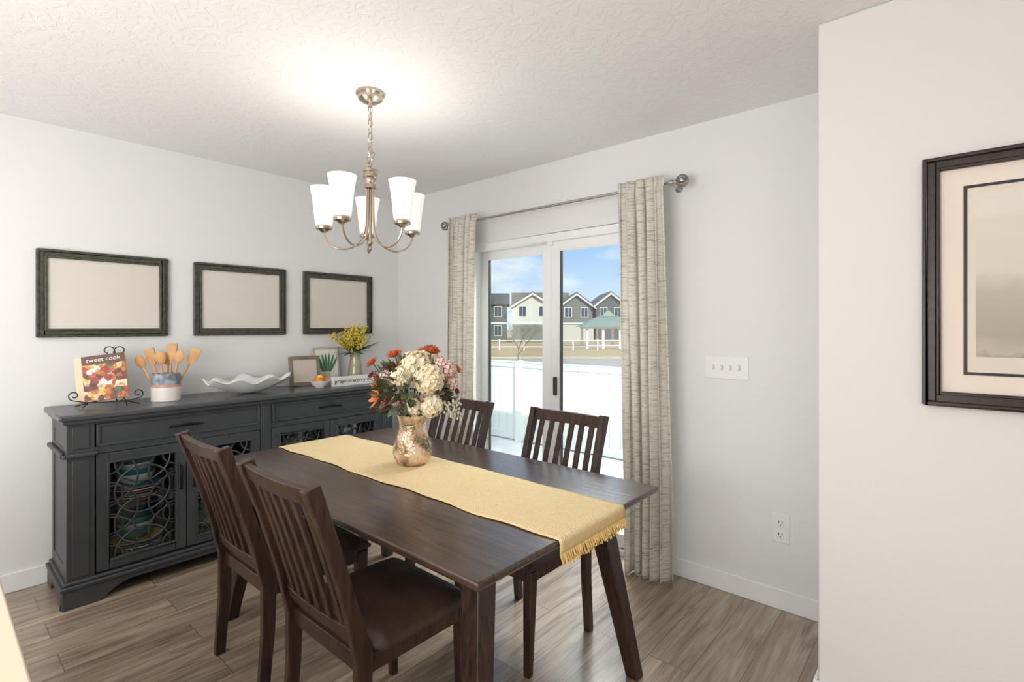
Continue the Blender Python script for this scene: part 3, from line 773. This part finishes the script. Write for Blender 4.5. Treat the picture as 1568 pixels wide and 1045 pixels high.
for dx,dy,dep,r_ in ((-60,14,-.02,.026),(-30,-26,-.09,.024),(66,-10,-.02,.022)):
    p=P(dx,dy,dep); bloom(burg,p,nr(p),r_,4,9,.5)
for k in range(300):
    th=rnd.uniform(0,2*pi); ph=math.acos(rnd.uniform(-.65,.95)); dirv=Vector((math.sin(ph)*math.cos(th),math.sin(ph)*math.sin(th),math.cos(ph)))
    p=C0+Vector((0,0,.07))+Vector((dirv.x*.14,dirv.y*.13,dirv.z*.11))
    q=T(*p)@dirv.to_track_quat('Y','Z').to_matrix().to_4x4()@R(rnd.uniform(-1.2,1.2),'Y')@R(rnd.uniform(-.4,.4),'X')
    (leafs if k%2 else leafd).add(vpetal(rnd.uniform(.055,.09),rnd.uniform(.018,.032),rnd.uniform(-.2,.2),.8,5),q)
for k in range(22):
    th=rnd.uniform(0,2*pi); ph=math.acos(rnd.uniform(-.3,.8)); dirv=Vector((math.sin(ph)*math.cos(th),math.sin(ph)*math.sin(th),math.cos(ph)))
    p=C0+Vector((0,0,.07))+dirv*rnd.uniform(.15,.19)
    for i in range(7): berry.add(vsphere(p+Vector([rnd.gauss(0,.010) for _ in range(3)]),.0055,6,5))
for k in range(5):
    a=Vector((.13+.012*k,-.05+.02*k,ZC-.05)); b_=a+Vector((.04,-.02,-.02)); c_=b_+Vector((.005,0,-.06-.01*k))
    stem.add(vtube([tuple(a),tuple(b_),tuple(c_)],.0015,5))
    for i in range(12):
        tt=i/11; q=b_.lerp(c_,tt); wht.add(vsphere(q+Vector((rnd.gauss(0,.007),rnd.gauss(0,.007),0)),.005,6,5,(1,1,1.4)))
for k in range(9):
    a=2*pi*k/9; stem.add(vtube([(0,0,.15),(.03*math.cos(a),.03*math.sin(a),.235),(.1*math.cos(a),.1*math.sin(a),.33)],.003,5))
kw=dict(fix=False,ang=80)
cream.obj('hydrangeas',M('cream_petal',(244,234,212),.7,var=(9,(234,214,174))),B,**kw); orange.obj('orange_dahlias',M('rust_petal',(204,96,58),.7,var=(14,(226,134,88))),B,**kw)
lily.obj('amber_lilies',M('amber_petal',(196,112,50),.65,var=(14,(226,160,86))),B,**kw)
pink.obj('pink_blossoms',M('pink_petal',(230,186,176),.7,var=(14,(242,214,204))),B,**kw); burg.obj('burgundy_blossoms',M('burgundy_petal',(116,50,50),.7,var=(14,(150,76,70))),B,**kw)
leafs.obj('leaves',M('bouquet_leaf',(74,92,62),.5,var=(12,(122,134,96))),B,**kw); leafd.obj('dark_leaves',M('bouquet_leaf_dark',(56,58,44),.5,var=(12,(110,84,56))),B,**kw)
stem.obj('stems',M('stem_olive',(84,88,54),.6),B); berry.obj('berries',M('berry_red',(150,66,56),.4,var=(30,(96,44,44))),B); wht.obj('white_sprigs',M('sprig_white',(226,224,206),.6),B)

# ------------------------------------------------------------ chandelier
CX,CY=1.721,-1.443
c=empty('chandelier',(CX,CY,0))
m=MB()
m.add(vlathe([(0,H),(.068,H),(.070,H-.012),(.060,H-.022),(.058,H-.034),(.035,H-.050),(.012,H-.056),(.010,H-.07),(0,H-.072)],seg=40))
m.add(vlathe([(0,2.262),(.008,2.262),(.010,2.245),(.022,2.240),(.036,2.228),(.036,2.218),(.030,2.214),(.034,2.206),(.034,2.192),(.028,2.186),(.030,2.172),(.024,2.158),(.028,2.146),(.030,2.135),(.012,2.13),(.0075,2.12),(.0075,1.885),(.012,1.88),(.017,1.868),(.014,1.858),(.006,1.85),(.009,1.838),(.005,1.828),(0,1.822)],seg=32))
m.add(vtube([(.028*math.cos(a),.028*math.sin(a)*.5,2.290+.028*math.sin(a)) for a in [i*2*pi/24 for i in range(24)]],.0035,6,closed=True))
m.obj('body',nickel,c)
m=MB(); z=2.325; k=0
while z<H-.075:
    m.add(vtube([(.0095*math.cos(a)*(1 if k%2 else .2),.0095*math.cos(a)*(.2 if k%2 else 1),z+.021*math.sin(a)) for a in [i*2*pi/16 for i in range(16)]],.0024,5,closed=True)); z+=.034; k+=1
m.add(vtube([(.004,0,2.3),(.006,.004,2.42),(.002,-.003,H-.06)],.0022,5))
m.obj('chain',nickel,c)
arms=MB(); shades=MB(); cups=MB()
R0=.228
for i in range(5):
    a=math.radians(150)+i*2*pi/5; ca,sa=math.cos(a),math.sin(a)
    pr=[(.016,2.135),(.017,2.05),(.02,1.97),(.032,1.905),(.062,1.862),(.105,1.840),(.150,1.838),(.190,1.855),(.216,1.885),(R0,1.925)]
    pts=[]
    for j in range(len(pr)-1):
        p0=pr[max(0,j-1)];p1=pr[j];p2=pr[j+1];p3=pr[min(len(pr)-1,j+2)]
        for t_ in (0,.33,.66):
            q=[.5*((2*p1[d_])+(-p0[d_]+p2[d_])*t_+(2*p0[d_]-5*p1[d_]+4*p2[d_]-p3[d_])*t_*t_+(-p0[d_]+3*p1[d_]-3*p2[d_]+p3[d_])*t_**3) for d_ in (0,1)]
            pts.append((q[0]*ca,q[0]*sa,q[1]))
    pts.append((R0*ca,R0*sa,1.93))
    arms.add(vtube(pts,.0048,8))
    cups.add(vlathe([(0,1.918),(.012,1.918),(.020,1.926),(.038,1.934),(.040,1.944),(.030,1.952),(0,1.952)],(R0*ca,R0*sa,0),24))
    shades.add(vlathe([(0,1.953),(.038,1.953),(.042,1.970),(.045,2.0),(.050,2.05),(.058,2.105),(.065,2.138),(.062,2.138),(.055,2.105),(.046,2.05),(.041,2.0),(.036,1.962),(0,1.958)],(R0*ca,R0*sa,0),32))
arms.obj('arms',nickel,c); cups.obj('cups',nickel,c)
shades.obj('glass_shades',M('frosted_shade',(253,250,246),.4,emit=.42),c,ang=60)
for i in range(5):
    a=math.radians(150)+i*2*pi/5
    l=bpy.data.lights.new('bulb','POINT'); l.energy=.9; l.color=(1,.97,.93); l.shadow_soft_size=.04
    o=bpy.data.objects.new('bulb_%d'%(i+1),l); sc.collection.objects.link(o); o.parent=c; o.location=(R0*math.cos(a),R0*math.sin(a),2.08)

# ------------------------------------------------------------ kitchen counter (foreground sliver)
k=empty('kitchen_island')
cw=M('counter_cream',(222,204,180),.45); 
box('countertop',(1.2,-3.55,.865),(3.1,-2.78,.90),cw,k,.004)
box('cabinet_body',(1.25,-3.5,0),(3.05,-2.83,.865),M('island_paint',(225,222,216),.5),k,.003)

# ------------------------------------------------------------ exterior
ang=math.radians(40.9)
box('ground',(-190,.16,-1.0),(120,220,-.9),M('dry_grass_field',(194,162,116),.95,var=(.08,(210,184,140))))
box('patio',(-6,.15,-.9),(8,2.9,-.14),M('concrete_patio',(222,220,214),.85,var=(4,(206,204,198))))
f_=empty('vinyl_fence',(0,2.55,0))
m=MB()
FZ=.955
for x in [-6.35+i*1.9 for i in range(8)]:
    m.box((x-.06,-.06,-.14),(x+.06,.06,FZ+.01)); m.add(taper((x,0,FZ+.01),.13,(x,0,FZ+.03),.02))
m.box((-6,-.03,FZ-.07),(7.3,.03,FZ)); m.box((-6,-.04,FZ-.005),(7.3,.04,FZ+.012)); m.box((-6,-.03,-.12),(7.3,.03,-.02))
x=-6
while x<7.3:
    m.box((x+.003,-.012,-.1),(x+.147,.012,FZ-.05)); x+=.15
m.obj('fence_panels',M('fence_vinyl',(226,228,218),.5),f_,.003)
r_=empty('road',(-16.3,26.5,-.9),ang); box('asphalt',(-60,-6,0),(60,-.5,.02),M('road_grey',(196,188,178),.9),r_); box('sidewalk',(-60,2.0,0),(60,3.4,.04),M('sidewalk_grey',(214,206,194),.9),r_)
rf=empty('ranch_rail_fence',(-24.3,38.8,-.9),ang); m=MB()
for i in range(-12,14): m.box((i*2.4-.06,-.06,0),(i*2.4+.06,.06,1.1))
for z in (.35,.95): m.box((-29,-.03,z-.05),(32,.03,z+.05))
m.obj('rails_and_posts',M('rail_white',(225,224,220),.5),rf)
g=empty('park_gazebo',(-24.9,46.5,-.9),ang); m=MB()
for x in (-2.6,-.9,.9,2.6):
    for y_ in (-2,2): m.box((x-.13,y_-.13,0),(x+.13,y_+.13,2.3))
m.box((-2.8,-2.2,2.1),(2.8,2.2,2.35)); m.box((-2.6,-2.05,.3),(2.6,-1.95,.4)); m.box((-2.6,-2.05,.8),(2.6,-1.95,.9))
m.obj('posts',M('gazebo_white',(240,240,238),.6),g)
m=MB(); m.add(vhexa([(-3.3,-2.8,2.3),(3.3,-2.8,2.3),(3.3,2.8,2.3),(-3.3,2.8,2.3)],[(-1,-.3,3.5),(1,-.3,3.5),(1,.3,3.5),(-1,.3,3.5)])); m.add(vhexa([(-.7,-.5,3.45),(.7,-.5,3.45),(.7,.5,3.45),(-.7,.5,3.45)],[(-.1,-.1,4.1),(.1,-.1,4.1),(.1,.1,4.1),(-.1,.1,4.1)])); m.obj('roof',M('gazebo_roof',(140,158,142),.6),g)
winm=M('house_window',(60,72,84),.15); htrim=M('house_trim',(225,225,222),.6)
def house(name,loc,w_,d_,h_,rh,wc,rc,gable='y',wins=3,accent=None):
    e=empty(name,loc,ang)
    wm=M('siding_%d_%d_%d'%wc,wc,.8); rm=M('roof_%d_%d_%d'%rc,rc,.9)
    m=MB(); m.box((-w_/2,-d_/2,0),(w_/2,d_/2,h_))
    if gable=='y': m.add(vprism([(-w_/2,h_),(w_/2,h_),(0,h_+rh)],1,-d_/2,d_/2))
    else: m.add(vprism([(-d_/2,h_),(d_/2,h_),(0,h_+rh)],0,-w_/2,w_/2))
    m.obj('walls',wm,e)
    m=MB(); ov=.5; tk=.25
    if gable=='y':
        m.add(vprism([(-w_/2-ov,h_-.25),(0,h_+rh),(w_/2+ov,h_-.25),(w_/2+ov,h_),(0,h_+rh+tk),(-w_/2-ov,h_)],1,-d_/2-ov,d_/2+ov))
    else:
        m.add(vprism([(-d_/2-ov,h_-.25),(0,h_+rh),(d_/2+ov,h_-.25),(d_/2+ov,h_),(0,h_+rh+tk),(-d_/2-ov,h_)],0,-w_/2-ov,w_/2+ov))
    m.obj('roof',rm,e)
    tr=MB(); wi=MB()
    for lv in range(2):
        for i in range(wins):
            x=-w_/2+w_*(i+.5)/wins; z=1.0+lv*2.9
            tr.box((x-.6,-d_/2-.06,z-.1),(x+.6,-d_/2+.02,z+1.5)); wi.box((x-.5,-d_/2-.1,z),(x+.5,-d_/2,z+1.4)); tr.box((x-.03,-d_/2-.13,z),(x+.03,-d_/2-.09,z+1.4))
    if gable=='y':
        for s_ in (-1,1): tr.add(vprism([(s_*(w_/2+ov),h_-.25),(0,h_+rh),(0,h_+rh-.3),(s_*(w_/2+ov),h_-.55)],1,-d_/2-ov-.08,-d_/2-ov))
    tr.box((-w_/2-.05,-d_/2-.05,2.7),(w_/2+.05,-d_/2,2.95))
    tr.obj('trim',htrim,e); wi.obj('windows',winm,e)
    if accent:
        am=M('siding_%d_%d_%d'%accent,accent,.8); box('porch_volume',(-w_/2,-d_/2-1.2,0),(w_/2,-d_/2-.15,2.6),am,e)
house('neighbour_house',(-54.2,55.2,-.9),10,9,5.9,1.5,(92,100,94),(92,90,88),'x',4)
house('neighbour_house',(-46.2,59.6,-.9),6.0,9,5.4,1.9,(206,206,198),(118,112,104),'y',2,(120,126,120))
house('neighbour_house',(-51.0,68.0,-.9),9,8,5.8,2.2,(180,174,162),(120,112,104),'x',3)
house('neighbour_house',(-44.7,68.9,-.9),5.2,9,5.6,2.0,(110,114,112),(98,96,94),'y',2,(190,188,180))
house('neighbour_house',(-40.6,72.4,-.9),4.6,10,5.8,1.9,(84,90,92),(106,104,102),'y',2,(90,94,96))
house('neighbour_house',(-36.6,75.8,-.9),5.0,9,5.6,2.0,(168,166,158),(112,108,104),'y',2)
house('neighbour_house',(-30.0,81.8,-.9),9,9,5.4,2.2,(116,108,100),(102,98,96),'x',3)
tr=empty('bare_tree',(-14.9,19.4,-.9)); m=MB(); rnd=random.Random(9)
def branch(p,d_,L_,r_,dep):
    q=p+d_*L_; m.add(vtube([tuple(p),tuple(p.lerp(q,.5)+Vector([rnd.gauss(0,L_*.04) for _ in range(3)])),tuple(q)],[r_,r_*.8,r_*.6],5))
    if dep==0: return
    for i in range(3 if dep>2 else 2):
        nd=(d_+Vector((rnd.gauss(0,.45),rnd.gauss(0,.45),rnd.uniform(-.05,.35)))).normalized(); branch(p.lerp(q,rnd.uniform(.6,1)),nd,L_*.68,r_*.6,dep-1)
branch(Vector((0,0,0)),Vector((0,0,1)),1.15,.05,5)
m.obj('branches',M('tree_bark',(130,110,92),.9),tr,fix=False)

# ------------------------------------------------------------ world
wd=bpy.data.worlds.new('sky'); sc.world=wd; wd.use_nodes=True; nt=wd.node_tree; L=nt.links.new; N=nt.nodes.new
bg=nt.nodes['Background']; tc=N('ShaderNodeTexCoord'); sp=N('ShaderNodeSeparateXYZ'); L(tc.outputs['Generated'],sp.inputs[0])
cr=N('ShaderNodeValToRGB'); e=cr.color_ramp.elements; e[0].position=0; e[0].color=col((220,234,247)); e[1].position=.6; e[1].color=col((144,182,232)); x=e.new(.14); x.color=col((164,202,245)); L(sp.outputs['Z'],cr.inputs['Fac'])
mp=N('ShaderNodeMapping'); mp.inputs['Scale'].default_value=(1,1,3.2); L(tc.outputs['Generated'],mp.inputs[0])
n=N('ShaderNodeTexNoise'); n.inputs['Scale'].default_value=5; n.inputs['Detail'].default_value=8; L(mp.outputs[0],n.inputs['Vector'])
c2=N('ShaderNodeValToRGB'); c2.color_ramp.elements[0].position=.48; c2.color_ramp.elements[1].position=.70; L(n.outputs['Fac'],c2.inputs['Fac'])
mx=N('ShaderNodeMixRGB'); mx.inputs[2].default_value=col((248,250,252)); L(c2.outputs[0],mx.inputs[0]); L(cr.outputs[0],mx.inputs[1]); L(mx.outputs[0],bg.inputs['Color']); bg.inputs['Strength'].default_value=1.15

# ------------------------------------------------------------ lights
def area(name,loc,target,sx,sy,e,color=(1,1,1)):
    l=bpy.data.lights.new(name,'AREA'); l.shape='RECTANGLE'; l.size=sx; l.size_y=sy; l.energy=e; l.color=color
    o=bpy.data.objects.new(name,l); sc.collection.objects.link(o); o.location=loc
    o.rotation_euler=(Vector(target)-Vector(loc)).to_track_quat('-Z','Y').to_euler(); return o
l=bpy.data.lights.new('sun','SUN'); l.energy=3.9; l.angle=.01; l.color=(1,.93,.83); o=bpy.data.objects.new('sun',l); sc.collection.objects.link(o)
o.rotation_euler=Vector((-.75,.48,-.5)).to_track_quat('-Z','Y').to_euler()
area('kitchen_fill',(4.9,-4.6,2.58),(4.9,-4.6,0),2.0,2.0,18,(1,.98,.96))  # added fill behind the camera, not a fixture of the kitchen
area('living_fill',(1.8,-4.7,2.58),(1.8,-4.7,0),2,2,34,(1,.985,.965))  # unseen fill added to light the sideboard and left wall
area('ceiling_bounce_fill',(2.7,-4.3,1.1),(1.3,-1.1,2.6),2,2,84,(1,.995,.985))  # added upward fill that brightens the ceiling from behind the camera
area('soft_fill',(5.3,-4.8,1.9),(1.2,-1.2,.7),1.8,1.4,22,(1,1,.99))  # added frontal fill to soften the room lighting, out of view
area('door_daylight_fill',(1.8,1.3,2.95),(1.9,-.9,.2),1.8,1.2,210,(.99,.995,1))  # added fill outside above the door, boosts daylight coming in; no real lamp there

# ------------------------------------------------------------ camera
cd=bpy.data.cameras.new('camera'); cam=bpy.data.objects.new('camera',cd); sc.collection.objects.link(cam)
cd.sensor_width=36; cd.lens=17.95; cd.shift_y=-.01435; cd.clip_start=.05; cd.clip_end=500
cam.location=(3.903,-2.892,1.455); cam.rotation_euler=(pi/2,0,math.radians(40.9))
sc.camera=cam
